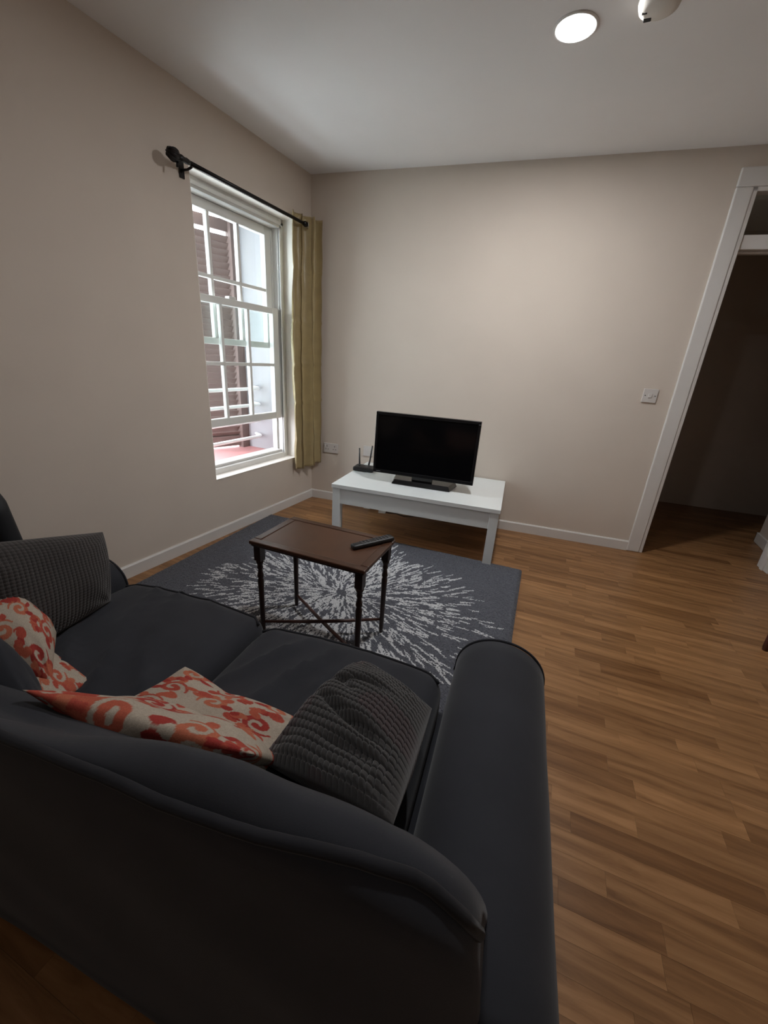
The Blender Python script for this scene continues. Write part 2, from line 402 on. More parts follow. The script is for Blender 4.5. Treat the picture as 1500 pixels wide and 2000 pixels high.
# -------- exterior: ajar louvred shutter, guard rail
SH_A = math.radians(20)
sh = empty('louvred_shutter', (-.62, -.15, .437), 0)
e = Vector((-math.sin(SH_A), -math.cos(SH_A), 0)); nn = Vector((math.cos(SH_A), -math.sin(SH_A), 0))
def SH(a, b, z): return e*a + nn*b + Z*z
SW, SHH = .44, 1.758
for a0, a1 in ((0, .075), (SW-.06, SW)):
    MB().box((a0, -.02, 0), (a1, .02, SHH), SH).build('stile', 'shutter', sh, bevel=.003)
for z0, z1 in ((0, .09), (SHH-.08, SHH)):
    MB().box((.075, -.018, z0), (SW-.06, .018, z1), SH).build('rail', 'shutter', sh, bevel=.003)
slat_me = None
z = .105
while z < SHH-.09:
    if True:
        if slat_me is None:
            s = MB(); s.prism([(-.018, -.020), (-.014, -.026), (.018, .021), (.014, .027)], .073, SW-.058, lambda b, a, zz: SH(a, b, zz))
            slat_me = s.mesh('slat'); slat_me.materials.append(MAT['shutter'])
        o = bpy.data.objects.new('slat', slat_me); COL.objects.link(o); o.parent = sh; o.location = (0, 0, z)
    z += .046
sf = MB().box((-.035, -.075, -.04), (.02, -.012+.022, 1.815)); sf.build('frame_post', 'shutter', sh, bevel=.003)
MB().box((-.035, -1.08, 1.775), (.02, -.075, 1.815)).build('frame_header', 'shutter', sh, bevel=.003)
tag(sh, 'brown louvred shutter standing ajar outside the sash window', 'shutter')
gr = empty('window_guard_rail', (-.40, OY0+.02, .5))
for zz in (.05, .19, .325, .46):
    pts = [(0, 0, zz), (0, .98, zz)] + [(-.05*(1-math.cos(a)), .98+.07*math.sin(a), zz-.0*a) for a in (.3, .6, .9, 1.2, 1.5)] + [(-.12, 1.05+.038, zz)]
    MB().tube(pts, .014, 10).build('rail', 'rail_white', gr, smooth=True)
tag(gr, 'white metal guard rail of thin bars outside the sash window', 'railing')

# -------- floor of laminate strips
fl = struct(MB().box((-.3, YB-.1, -.1), (6.0, 3.0, -.012)).build('floor', 'floor_base'))
SWD = .066
def f2w(a, b): return (a*math.cos(F_ROT)-b*math.sin(F_ROT), a*math.sin(F_ROT)+b*math.cos(F_ROT))
def proj(x, y, z):
    d = Vector((x, y, z))-CAM_POS; dz = d.dot(fw)
    if dz < .05: return None
    return (750+FPX*d.dot(rt2)/dz, 1000-FPX*d.dot(up2)/dz)
def inside(x, y):
    if y < YB-.02 or x < -.02 or x > 5.4: return False
    dw = N.x*x+N.y*y
    if x > RXW and dw > 0: return False
    if dw < -1.66: return False
    if dw < -.05 and (U.x*x+U.y*y) < 1.7: return False
    return True
RUG = [(0.02, -.60), (2.011, -.455), (2.135, -2.06), (.14, -2.2)]
def in_poly(x, y, P):
    c = False; j = len(P)-1
    for i in range(len(P)):
        (xi, yi), (xj, yj) = P[i], P[j]
        if (yi > y) != (yj > y) and x < (xj-xi)*(y-yi)/(yj-yi)+xi: c = not c
        j = i
    return c
strips = []
nb = int(8.2/SWD)
for ib in range(nb):
    b = -5.1+ib*SWD; a = -.6-random.random()*.5
    while a < 6.2:
        L = random.choice((.24, .30, .36, .42, .48, .55))
        ca, cb = a+L/2, b+SWD/2
        x, y = f2w(ca, cb); x0, y0 = f2w(a, cb); x1, y1 = f2w(a+L, cb)
        if inside(x, y) or inside(x0, y0) or inside(x1, y1):
            vis = 0
            for k in range(5):
                xx, yy = f2w(a+L*(k+.5)/5, cb); q = proj(xx, yy, 0)
                if q and -10 < q[0] < 1510 and 0 < q[1] < 2010 and inside(xx, yy) and not in_poly(xx, yy, RUG):
                    if not (xx < 2.24 and -2.95 < yy < -2.1+.12*xx-.2):      # under the sofa
                        dist = (Vector((xx, yy, 0))-CAM_POS).length; vis += L/5*SWD*CAM_POS.z/dist**3
            strips.append((vis, a, b, L, random.random()))
        a += L
strips.sort(key=lambda s: -s[0])
unit = MB().box((0, 0, -.010), (1, 1, 0)).mesh('plank'); unit.materials.append(MAT['plank'])
g = .0002
for vis, a, b, L, rd in [s for s in strips if s[0] > 0][:300]:
    o = bpy.data.objects.new('plank', unit); COL.objects.link(o); o.parent = fl
    x, y = f2w(a+g, b+g); o.location = (x, y, -rd*.0003); o.rotation_euler = (0, 0, F_ROT); o.scale = (L-2*g, SWD-2*g, 1)
nvis = len([s for s in strips if s[0] > 0])
rest = strips[min(300, nvis):]
m = MB(); rv = []
for vis, a, b, L, rd in rest:
    m.box((a+g, b+g, -.010), (a+L-g, b+SWD-g, -rd*.0003), lambda p, q, zz: (*f2w(p, q), zz)); rv += [rd]*6
me = m.mesh('plank_field', fix=False)
at_ = me.attributes.new('rnd', 'FLOAT', 'FACE'); at_.data.foreach_set('value', rv)
tag(link('plank_field', me, 'plank_field', fl), kind='stuff')

# ================================================================== CEILING FITTINGS
def downlight(name, x, y, power, label):
    o = empty(name, (x, y, H))
    MB().lathe([(.082, 0), (.082, -.003), (.077, -.006), (.072, -.005), (.072, 0)], n=40).build('trim_ring', 'white_trim', o, smooth=True)
    MB().lathe([(.0715, -.0005), (.0715, -.0055), (.064, -.009)], n=40).build('lens', 'lamp', o)
    ld = bpy.data.lights.new('lamp_light', 'AREA'); ld.shape = 'DISK'; ld.size = .13; ld.energy = power; ld.color = (0.985, 0.99, 1.0); ld.spread = math.radians(180)
    lo = bpy.data.objects.new('lamp_light', ld); COL.objects.link(lo); lo.parent = o; lo.location = (0, 0, -.012)
    tag(o, label, 'ceiling light')
    return o
downlight('downlight', 1.823, -.838, LAMP_W, 'bright round recessed downlight glowing in the ceiling')
for (x, y, lb) in ((1.2, -4.1, 'unseen downlight added in the ceiling behind the sofa for ambient light'), (1.80, -2.40, 'unseen downlight added in the ceiling above the sofa for softer light'), (3.4, -3.5, 'unseen downlight added over the open floor to brighten the hallway')):
    downlight('downlight', x, y, FILL_LAMP_W*(5.5 if y > -3 else (1.2 if x > 3 else 0.4)), lb)  # added fill lamps outside the view, built like the visible downlight
al = empty('smoke_alarm', (2.10, -.905, H))
MB().lathe([(.058, 0), (.066, -.004), (.068, -.022), (.062, -.040), (.045, -.048), (.0, -.050)], n=40).build('housing', 'alarm', al, smooth=True)
MB().lathe([(.0685, -.016), (.0685, -.020)], n=40).build('vent_ring', 'alarm', al)
MB().box((-.043, .022, -.050), (-.018, .040, -.043)).build('sensor_window', 'rubber', al, bevel=.002)
MB().box((-.050, -.006, -.0495), (-.034, 0, -.046)).build('test_slot', 'dark_gap', al)
tag(al, 'cream round smoke alarm on the ceiling beside the downlight', 'smoke alarm')

# ================================================================== WALL FITTINGS
def plate(name, s, z, w_, h_, label, cat):
    o = empty(name, W(s, 0, z), A_B)
    # local: x along the wall, -y into the room
    MB().box((-w_/2, -.010, -h_/2), (w_/2, 0, h_/2)).build('plate', 'socket', o, bevel=.0025)
    tag(o, label, cat); return o
sw = plate('light_switch', 2.570, 1.142, .088, .090, 'white square light switch on the wall beside the doorway', 'switch')
MB().box((-.011, -.0145, -.013), (.011, -.010, .013)).build('rocker', 'socket', sw, bevel=.002)
for x in (-.030, .030): MB().lathe([(.0035, 0), (.0035, .0015), (.002, .002)], (x, -.0115, 0), 10, 'y').build('screw', 'dark_gap', sw)
so = plate('double_socket', .197, .489, .140, .086, 'white double power socket low on the wall beside the gold curtain', 'socket')
for x in (-.036, .036):
    MB().box((x-.006+(.022 if x > 0 else -.022), -.014, .012), (x+.006+(.022 if x > 0 else -.022), -.010, .030)).build('rocker', 'socket', so, bevel=.001)
    for (dx, dz, ww, hh) in ((0, .016, .0025, .006), (-.011, -.010, .005, .0022), (.011, -.010, .005, .0022)):
        MB().box((x+dx-ww, -.0106, dz-hh), (x+dx+ww, -.0098, dz+hh)).build('slot', 'dark_gap', so)
s2 = plate('single_socket', .552, .505, .088, .088, 'white single wall plate half hidden behind the television', 'socket')
MB().box((-.012, -.013, -.010), (.012, -.010, .010)).build('rocker', 'socket', s2, bevel=.001)

# ---- curtain rod
rod = empty('curtain_rod', (.08, -.70, 2.142))
MB().tube([(0, -.52, 0), (0, .515, -.004)], .0105, 14).build('pole', 'black_metal', rod, smooth=True)
MB().lathe([(.004, -.60), (.014, -.597), (.024, -.585), (.028, -.568), (.024, -.550), (.015, -.540), (.011, -.534), (.016, -.528), (.016, -.518), (.012, -.505), (.014, -.49), (.0105, -.47)], n=20, ax='y').build('finial', 'black_metal', rod, smooth=True)
MB().lathe([(.0105, .495), (.014, .500), (.0175, .511), (.0185, .520), (.016, .530), (.008, .536)], (0, 0, -.004), 18, 'y').build('end_cap', 'black_metal', rod, smooth=True)
fr = MB()
for k in range(7):
    a = 2*PI*k/7; fr.tube([(math.cos(a)*rr, yy, math.sin(a)*rr) for rr, yy in ((.010, -.599), (.021, -.592), (.0275, -.577), (.029, -.565), (.0245, -.548), (.014, -.538))], .0028, 6)
fr.build('finial_cage', 'black_metal', rod, smooth=True)
MB().tube([(-.075, -.46, -.02), (-.03, -.46, -.022), (0, -.46, -.014)], .006, 8).build('bracket', 'black_metal', rod, smooth=True)
MB().box((-.08, -.475, -.055), (-.072, -.445, .025)).build('wall_plate', 'black_metal', rod, bevel=.002)
MB().tube([(0, -.545, -.02), (0, -.549, -.046)], .006, 8).build('thumb_screw', 'black_metal', rod, smooth=True)
tag(rod, 'black curtain rod with round openwork finial above the window', 'curtain rod')

# ---- curtain
CU_N, CV_N = 150, 90
def curtain_pt(u, v):
    # u along the cloth, v downwards
    y = -.305+.285*u + .010*math.sin(3.1*v+5*u)
    ph = 2*PI*(u*3.15+.10)+.25*math.sin(4*v)
    amp = (.036-.006*v)*(1+.15*math.sin(7*u))
    x = .040+.045*min(1, max(0, (u-.38)/.2))+amp*(.45+.55*min(1, max(0, (u-.3)/.2)))*math.sin(ph)+.010*math.sin(2*ph+2.5*v)*v+.004*math.sin(38*v+9*u)*(.4+.6*math.sin(9*v)**2)
    y += .020*math.cos(ph)
    edge = max(0, 1-u*9)
    x += edge*(-.020+.016*math.sin(8*v+.5)); y += edge*(-.012*math.sin(5*v)) + (.02*edge if v < .04 else 0)
    z = 2.200-(2.200-.335)*v - .012*math.sin(5*u)*v
    for fz in (.185, .38, .545, .70, .86):                # creases from folding
        x += .006*math.exp(-((v-fz)/.005)**2)
    return (max(.018, x), min(y, math.tan(A_B)*max(.018, x)-.02), z)
vs = [curtain_pt(i/CU_N, j/CV_N) for j in range(CV_N+1) for i in range(CU_N+1)]
fs = [(j*(CU_N+1)+i, j*(CU_N+1)+i+1, (j+1)*(CU_N+1)+i+1, (j+1)*(CU_N+1)+i) for j in range(CV_N) for i in range(CU_N)]
cu = empty('curtain', (.08, -.16, .33)); m = MB(); m.add([Vector(p)-Vector((.08, -.16, .33)) for p in vs], fs)
co = m.build('cloth', 'gold', cu, smooth=True); sm = co.modifiers.new('solid', 'SOLIDIFY'); sm.thickness = .0015
def ring(mb, c, R, r_, nrm, n=20, k=8):
    nrm = Vector(nrm).normalized(); a = nrm.cross(Z).normalized(); b_ = nrm.cross(a); base = len(mb.v)
    for i in range(n):
        t_ = 2*PI*i/n; d = a*math.cos(t_)+b_*math.sin(t_)
        for j in range(k):
            p_ = 2*PI*j/k; mb.v.append(tuple(Vector(c)+d*(R+r_*math.cos(p_))+nrm*r_*math.sin(p_)))
    for i in range(n):
        for j in range(k):
            mb.f.append((base+i*k+j, base+((i+1) % n)*k+j, base+((i+1) % n)*k+(j+1) % k, base+i*k+(j+1) % k))
    return mb
for yy in (-.150,):
    ring(MB(), (-.004, yy+.16, 2.139-.33), .021, .004, (.75, 1, 0)).build('eyelet', 'chrome', cu, smooth=True)
tag(cu, 'gold satin eyelet curtain gathered in the corner beside the window', 'curtain')

# ================================================================== RUG
RN, RM = 384, 306
P = [Vector((*q, 0)) for q in RUG]
RC = (.53, .50)                               # centre of the burst in rug coordinates
RWd, RHt = 2.0, 1.61
img = np.zeros((RM, RN), dtype=bool)
def dash(cx, cy, ang, L, wd=1):
    n = int(L*2)+1
    for k in range(n):
        tt = k/max(1, n-1)*L-L/2
        x = cx+math.cos(ang)*tt+random.uniform(-.6, .6)*.7; y = cy+math.sin(ang)*tt+random.uniform(-.6, .6)*.7
        for dx in range(wd):
            xi, yi = int(x)+dx, int(y)
            if 0 <= xi < RN and 0 <= yi < RM: img[yi, xi] = True
cx0, cy0 = RC[0]*RN, RC[1]*RM
px = RN/RWd
for k in range(2300):
    th = random.uniform(0, 2*PI)
    Rm = (.80+.07*math.sin(3*th+1)+.04*math.sin(7*th)) * (1.0 if True else 0)
    Rm *= (1/math.sqrt((math.cos(th)/1.03)**2+(math.sin(th)/.84)**2))
    rr = Rm*(random.random()**.62)
    if rr < .04: continue
    dens = 1.0 if rr < Rm*.55 else max(.25, 1.0-(rr/Rm-.55)*1.5)
    if random.random() > dens: continue
    L = random.uniform(.025, .085)*px*(.6+.6*rr/Rm)
    dash(cx0+math.cos(th)*rr*px, cy0+math.sin(th)*rr*px, th+.28*math.sin(2*th)*(1-rr/Rm)+random.uniform(-.24, .24), L, random.choice((1, 1, 2)))
vs = []; cols = []
for j in range(RM+1):
    v = j/RM
    for i in range(RN+1):
        u = i/RN
        p = (P[0]*(1-u)+P[1]*u)*(1-v)+(P[3]*(1-u)+P[2]*u)*v
        ed = min(u*RWd, (1-u)*RWd, v*RHt, (1-v)*RHt)
        h = .018*min(1, (ed/.02))**.5 if ed > 0 else .001
        h = max(.001, h)+(.0035*random.random() if ed > 0 else 0)
        vs.append((p.x+random.uniform(-.0012, .0012), p.y+random.uniform(-.0012, .0012), h))
fs = [(j*(RN+1)+i, (j+1)*(RN+1)+i, (j+1)*(RN+1)+i+1, j*(RN+1)+i+1) for j in range(RM) for i in range(RN)]
# underside
k = len(vs); vs += [(q.x, q.y, .0005) for q in P]; fs.append((k, k+1, k+2, k+3))
fc = np.zeros((len(fs), 3), dtype=np.float32)
base = np.array((.090, .093, .110)); wht = np.array((.55, .55, .56))
jit = 1+rng.normal(0, .16, (RM*RN, 1))
fc[:RM*RN] = np.where(img.reshape(-1, 1), wht*(1+rng.normal(0, .07, (RM*RN, 1))), base*jit)
fc[-1] = base
me = bpy.data.meshes.new('rug'); me.from_pydata(vs, [], fs); me.update(); colattr(me, fc, 'FACE')
rug = link('rug', me, 'rug')
tag(rug, 'dark grey rug with a white starburst of dashes under the small table', 'rug')

# ================================================================== TELEVISION STAND
SD, SLEN, SHT = .745, 1.178, .412
stc = W(.5*SLEN+.553, .5*SD+.016, 0)
st = empty('tv_stand', stc, A_B)
hx, hy = SLEN/2, SD/2
MB().box((-hx, -hy, SHT-.028), (hx, hy, SHT)).build('top', 'stand', st, bevel=.002)
LG = .058
for sx in (-1, 1):
    for sy in (-1, 1):
        x0 = sx*(hx-.006)-(LG if sx > 0 else 0); y0 = sy*(hy-.006)-(LG if sy > 0 else 0)
        MB().box((x0, y0, 0), (x0+LG, y0+LG, SHT-.028)).build('leg', 'stand', st, bevel=.002)
for sy in (-1, 1):
    yy = sy*(hy-.012)-(.02 if sy > 0 else 0)
    MB().box((-hx+LG+.006, yy, .268), (hx-LG-.006, yy+.02, SHT-.028)).build('apron', 'stand', st, bevel=.0015)
for sx in (-1, 1):
    xx = sx*(hx-.012)-(.02 if sx > 0 else 0)
    MB().box((xx, -hy+LG+.006, .268), (xx+.02, hy-LG-.006, SHT-.028)).build('apron', 'stand', st, bevel=.0015)
tag(st, 'low white rectangular table against the back wall carrying the television', 'tv stand')

# ================================================================== TELEVISION
TVX, TVY = 1.212, -.373
tv = empty('television', (TVX, TVY, SHT), A_B)
tw, th_, zb = .735, .437, .068
def TVT(x, y, z): return (x, y+.033*(z-zb)*1.0, z)
b = MB()
fr_ = .019
b.box((-tw/2, 0, zb), (tw/2, .032, zb+.026), TVT).box((-tw/2, 0, zb+th_-fr_), (tw/2, .032, zb+th_), TVT)
b.box((-tw/2, 0, zb+.026), (-tw/2+fr_, .032, zb+th_-fr_), TVT).box((tw/2-fr_, 0, zb+.026), (tw/2, .032, zb+th_-fr_), TVT)
b.build('bezel', 'tv_plastic', tv, bevel=.003)
MB().box((-tw/2+fr_-.002, .006, zb+.024), (tw/2-fr_+.002, .010, zb+th_-fr_+.002), TVT).build('screen', 'tv_screen', tv)
MB().box((-tw/2+.004, .012, zb+.004), (tw/2-.004, .036, zb+th_-.004), TVT).box((-.26, .036, zb+.03), (.26, .075, zb+.30), TVT).build('back_cover', 'black_plastic', tv, bevel=.006)
MB().box((-.075, .030, .012), (.075, .060, zb+.05)).build('neck', 'tv_plastic', tv, bevel=.004)
bs = MB(); poly = [(-.215, -.012), (.215, -.012), (.245, .16), (-.245, .16)]
bs.add([(x, y, .002) for x, y in poly] + [(x*.93, y*.9+.012, .034) for x, y in poly], [(3,2,1,0),(4,5,6,7),(0,1,5,4),(1,2,6,5),(2,3,7,6),(3,0,4,7)])
bs.build('base', 'tv_plastic', tv, bevel=.004)
MB().box((-tw/2+.026, -.0006, zb+.010), (-tw/2+.058, .001, zb+.015), TVT).build('badge', 'grey_button', tv)
tag(tv, 'black flat screen television switched off on the white table', 'television')

# ---- router
ro = empty('router', W(.632, .297, SHT), A_B+.05)
rb = rbox((.085, .058, .017), .012, (12, 10, 6)); rb.v = [(x, y, z+.018) for x, y, z in rb.v]
rb.build('body', 'black_plastic', ro, smooth=True)
for (xb, xt, zt) in ((-.062, -.068, .165), (.018, .040, .195)):
    MB().tube([(xb, .050, .018), (xb, .054, .040), (xb+.3*(xt-xb), .054, .07), (xt, .056, zt)], [.008, .0078, .0068, .0055], 8).build('antenna', 'black_plastic', ro, smooth=True)
MB().box((-.05, -.01, .0347), (.0, .012, .0355)).build('top_panel', 'tv_plastic', ro)
tag(ro, 'black router with two upright antennas beside the television', 'router')
# ---- white adapter and cable on the floor under the stand
ad = empty('power_adapter', (.757, -.012, 0), .3)
MB().box((-.032, -.018, 0), (.032, .018, .026)).build('body', 'adapter', ad, bevel=.004)
MB().tube([(.03, 0, .012), (.06, -.004, .006), (.12, .015, .004), (.2, -.04, .004), (.27, -.02, .004), (.31, .06, .004), (.33, .10, .05)], .003, 6).build('cable', 'black_plastic', ad, smooth=True)
tag(ad, 'small white power adapter with black cable on the floor under the stand', 'adapter')

# ================================================================== SMALL OCCASIONAL TABLE
TW, TD, TH, TR = .5448, .3311, .5100, .0557
tcx = .9903+math.cos(TR)*TW/2-math.sin(TR)*TD/2; tcy = -1.8535+math.sin(TR)*TW/2+math.cos(TR)*TD/2
ta = empty('occasional_table', (tcx, tcy, .020), TR); TZ = TH-.020
def frame_ring(mb, x, y, w_, z0, z1):
    mb.box((-x, -y, z0), (x, -y+w_, z1)).box((-x, y-w_, z0), (x, y, z1)).box((-x, -y+w_, z0), (-x+w_, y-w_, z1)).box((x-w_, -y+w_, z0), (x, y-w_, z1)); return mb
frame_ring(MB(), TW/2, TD/2, .036, TZ-.016, TZ).build('top_frame', 'top_wood', ta, bevel=.004)
MB().box((-TW/2+.036, -TD/2+.036, TZ-.014), (TW/2-.036, TD/2-.036, TZ-.0025)).build('inset_panel', 'walnut_top', ta, bevel=.001)
frame_ring(MB(), TW/2-.006, TD/2-.006, .02, TZ-.026, TZ-.015).build('moulding', 'mahogany', ta, bevel=.004)
lx, ly = TW/2-.030, TD/2-.030
legprof = [(.0155, TZ-.095), (.0175, TZ-.105), (.0135, TZ-.113), (.0110, TZ-.125), (.0135, TZ-.133), (.0095, TZ-.142), (.0105, TZ-.155), (.0140, TZ-.170), (.0145, TZ-.178), (.0100, TZ-.187), (.0135, TZ-.196), (.0140, TZ-.205), (.0125, TZ-.25), (.0105, .03), (.0085, 0)]
LM_ = None
for sx in (-1, 1):
    for sy in (-1, 1):
        if LM_ is None:
            q = MB().lathe(list(reversed(legprof)), n=18); q.box((-.0165, -.0165, TZ-.096), (.0165, .0165, TZ-.016))
            LM_ = q.mesh('leg'); LM_.materials.append(MAT['mahogany'])
            for p_ in LM_.polygons: p_.use_smooth = len(p_.vertices) == 4 and p_.index < 18*14
        o = bpy.data.objects.new('leg', LM_); COL.objects.link(o); o.parent = ta; o.location = (sx*lx, sy*ly, 0)
for s_ in (-1, 1):
    MB().tube([(-lx, -s_*ly, .068+.004*s_), (-.05, -s_*ly*.05/lx, .062+.004*s_), (.05, s_*ly*.05/lx, .062+.004*s_), (lx, s_*ly, .068+.004*s_)], [.0065, .009, .009, .0065], 8).build('stretcher', 'mahogany_red', ta, smooth=True)
tag(ta, 'small dark mahogany table with turned legs standing on the rug', 'table')
# ---- remote control
rm = empty('remote_control', (1.449, -1.592, TH+.0005), math.radians(60))
rr_ = rbox((.104, .0205, .0095), .0085, (14, 8, 6), lambda q: (q.x, q.y*(1.0+.12*(q.x/.104)), q.z+.0095+.0015*(q.x/.104)))
rr_.build('body', 'black_plastic', rm, smooth=True)
bt = MB().box((-.0035, -.003, 0), (.0035, .003, .0022)).mesh('button'); bt.materials.append(MAT['grey_button'])
for i in range(9):
    for j in (-1, 0, 1):
        if i in (3,) : continue
        o = bpy.data.objects.new('button', bt); COL.objects.link(o); o.parent = rm; o.location = (-.055+i*.0165, j*.0115, .0190+.0015*((-.055+i*.0165)/.104)-.0007)
tag(rm, 'black remote control lying on the small dark table', 'remote control')

# ================================================================== SOFA
SO = Vector((1.40, -2.50, 0)); SR = math.radians(7)
sofa = empty('sofa', SO, SR)
def fbm(p, s): return noise.noise(Vector(p)*s)
# backrest: closed section lofted along the sofa, shoulders rounded off at both ends
BK = [(-.200, .06), (-.360, .06), (-.375, .12), (-.386, .30), (-.391, .50), (-.392, .70), (-.390, .755), (-.385, .780), (-.371, .795), (-.352, .802), (-.334, .799),
      (-.314, .778), (-.286, .730), (-.250, .660), (-.214, .578), (-.180, .490), (-.160, .40), (-.152, .30), (-.155, .06)]
def catmull(P, k):
    out = []; n = len(P)
    for i in range(n-1):
        p0, p1, p2, p3 = P[max(i-1, 0)], P[i], P[i+1], P[min(i+2, n-1)]
        for j in range(k):
            t = j/k
            out.append(tuple(.5*((2*p1[a])+(-p0[a]+p2[a])*t+(2*p0[a]-5*p1[a]+4*p2[a]-p3[a])*t*t+(-p0[a]+3*p1[a]-3*p2[a]+p3[a])*t**3) for a in (0, 1)))
    out.append(P[-1]); return out
BKS = catmull(BK, 4)
def back_pt(x, y, z):
    e_ = max(0., (abs(x)-.585)/.145); f_ = math.sqrt(max(0., 1-min(1., e_)**2))
    zn = max(0, min(1, (z-.42)/.37))
    Y = -.285+(y+.285)*(1-.42*(1-f_)); Zz = z-(1-f_)*.125*zn
    X = x*(1.0+.035*math.sin(PI*max(0, min(1, (z-.06)/.74)))**.8)
    Zz += zn*zn*.004*fbm((x*1.5, 0, 1.3), 2.2)
    lf = max(0., min(1., (.42-x)/.34)); lf = lf*lf*(3-2*lf); zt = max(0., min(1., (z-.70)/.10))
    ff = max(0., min(1., (y+.385)/.06)); l2 = max(0., min(1., (.22-x)/.25))
    Zz -= lf*(.020*zt+.055*ff*max(0., min(1., (z-.55)/.2))) + l2*(.010*zt+.048*ff*max(0., min(1., (z-.55)/.2)))
    Y += .0055*fbm((x*1.1+z*1.8, z*.9, 4.0), 3.4) + .004*fbm((x*2.2-z*2, z, 8.0), 5)*zn
    return (X, Y, Zz)
xs_ = [-.73+.115*(1-math.cos(PI/2*i/10)) for i in range(11)] + [-.615+1.23*i/60 for i in range(1, 60)] + [.73-.115*(1-math.cos(PI/2*(10-i)/10)) for i in range(11)]
m = MB(); nB = len(BKS)
for x in xs_:
    for (y, z) in BKS: m.v.append(back_pt(x, y, z))
for i in range(len(xs_)-1):
    for j in range(nB-1): m.f.append((i*nB+j, i*nB+j+1, (i+1)*nB+j+1, (i+1)*nB+j))
    m.f.append((i*nB+nB-1, i*nB, (i+1)*nB, (i+1)*nB+nB-1))
m.f.append(tuple(range(nB))); m.f.append(tuple((len(xs_)-1)*nB+j for j in range(nB)))
m.build('backrest', 'sofa', sofa, smooth=True)
pp = []
for i in range(81):
    x = -.725+1.45*i/80
    t_ = max(0., min(1., (abs(x)-.38)/.28)); t_ = t_*t_*(3-2*t_)
    fi = 4*(7.0+1.35*t_+.22*math.exp(-((abs(x)-.665)/.03)**2)-.12*math.exp(-((abs(x)-.57)/.05)**2))
    k0 = int(fi); tt = fi-k0; y_ = BKS[k0][0]*(1-tt)+BKS[k0+1][0]*tt; z_ = BKS[k0][1]*(1-tt)+BKS[k0+1][1]*tt
    q = Vector(back_pt(x, y_, z_)); ny = Vector((0, -(BKS[k0+1][1]-BKS[k0][1]), BKS[k0+1][0]-BKS[k0][0])).normalized()
    pp.append(q+ny*.0055)
MB().tube(pp, .0072, 10).build('back_piping', 'piping', sofa, smooth=True)
# arms
def arm_profile(n=26):
    pts = [(.630, .10), (.622, .30), (.618, .44)]
    for i in range(n+1):
        a = PI - PI*i/n
        pts.append((.7375+.1175*math.cos(a), .455+.120*math.sin(a)**.85 if math.sin(a) > 0 else .455))
    pts += [(.858, .30), (.852, .10), (.850, .05)]
    return pts
for sx in (1, -1):
    prof = arm_profile(); ARZ = 1.0 if sx > 0 else .875; prof = [(x, z*ARZ) for x, z in prof]; ys = [.352, .350, .343, .30, .2, .1, 0, -.1, -.2, -.28, -.34, -.355, -.36]
    ins = [.020, .008, .0, 0, 0, 0, 0, 0, 0, 0, 0, .008, .02]
    m = MB(); n = len(prof); c0 = (.738, .30)
    for y, k_ in zip(ys, ins):
        for (x, z) in prof:
            dx, dz = x-c0[0], z-c0[1]; L = math.hypot(dx, dz); f_ = (L-k_)/L
            wob = .003*fbm((x*2, y*2.5, z*2), 3)
            m.v.append((sx*(c0[0]+dx*f_+wob), y, c0[1]+dz*f_+(wob if z > .4 else 0)))
    R_ = len(ys)
    for i in range(R_-1):
        for j in range(n-1): m.f.append((i*n+j, i*n+j+1, (i+1)*n+j+1, (i+1)*n+j))
        m.f.append((i*n+n-1, i*n, (i+1)*n, (i+1)*n+n-1))
    m.f.append(tuple(range(n))); m.f.append(tuple((R_-1)*n+j for j in range(n)))
    ar = m.build('arm', 'sofa', sofa, smooth=True)
    for p_ in ar.data.polygons:
        if len(p_.vertices) > 4: p_.use_smooth = False
    MB().tube([(sx*x, .349, z) for x, z in prof[2:]], .0036, 8).build('arm_piping', 'sofa', ar, smooth=True)
# seat cushions
for k_, (xc, hw, yf) in enumerate(((-.318, .300, .372), (.292, .303, .345))):
    def seat_fn(q, xc=xc, hw=hw, yf=yf, k_=k_):
        x, y, z = q                       # half (hw,.285,.085)
        u = x/hw; v = y/.285
        Zz = .345+z
        if z > 0:
            t_ = z/.085
            Zz += t_*(.024*(1-abs(u)**2.6)*(1-.3*v*v) - .012*max(0, v)**3)
            # drawn folds running from the back corner to the front
            s_ = (u*.85+v*.55) if k_ == 0 else (u*.9-v*.35)
            ph = 8.5*s_+2.4*fbm((u, v, 2+k_), 1.3)
            fold = (1-abs(math.sin(ph)))**3.0 - .2
            msk = max(0, 1-(abs(u)**3))*max(0, 1-abs(v)**4)*max(.25, min(1, .6+1.3*fbm((u*1.1, v*1.1, 5+k_), 1.2)))
            Zz += t_*.034*fold*msk
        Y = .065+y+(yf-.350)*(v+1)/2
        if v > .3: Y += .016*(1-u*u)*(v-.3)
        return (xc+x, Y, Zz)
    cu_ = rbox((hw, .285, .085), .052, (40, 36, 12), seat_fn).build('seat_cushion', 'sofa', sofa, smooth=True)
    pts = []
    for i in range(41):
        x = -hw+.012+(2*hw-.024)*i/40
        rr = .052; dx = max(0, abs(x)-(hw-rr)); zz = .085-rr+.040; dz = zz-(.085-rr); yy = .285-rr+math.sqrt(max(1e-4, rr*rr-dz*dz-dx*dx))
        q = Vector(seat_fn(Vector((x, yy, zz)))); pts.append((q.x, q.y+.001, q.z+.002))
    MB().tube(pts, .0045, 8).build('cushion_piping', 'piping', cu_, smooth=True)
MB().box((-.63, -.30, .06), (.63, .335, .29)).build('base', 'sofa', sofa, bevel=.015)
for sx in (-1, 1):
    for yy in (.29, -.30): MB().lathe([(.020, 0), (.026, .055), (.026, .07)], (sx*.78, yy, 0), 14).build('foot', 'mahogany', sofa, smooth=True)
tag(sofa, 'charcoal grey two seat sofa seen from behind with rounded arms and piping', 'sofa')

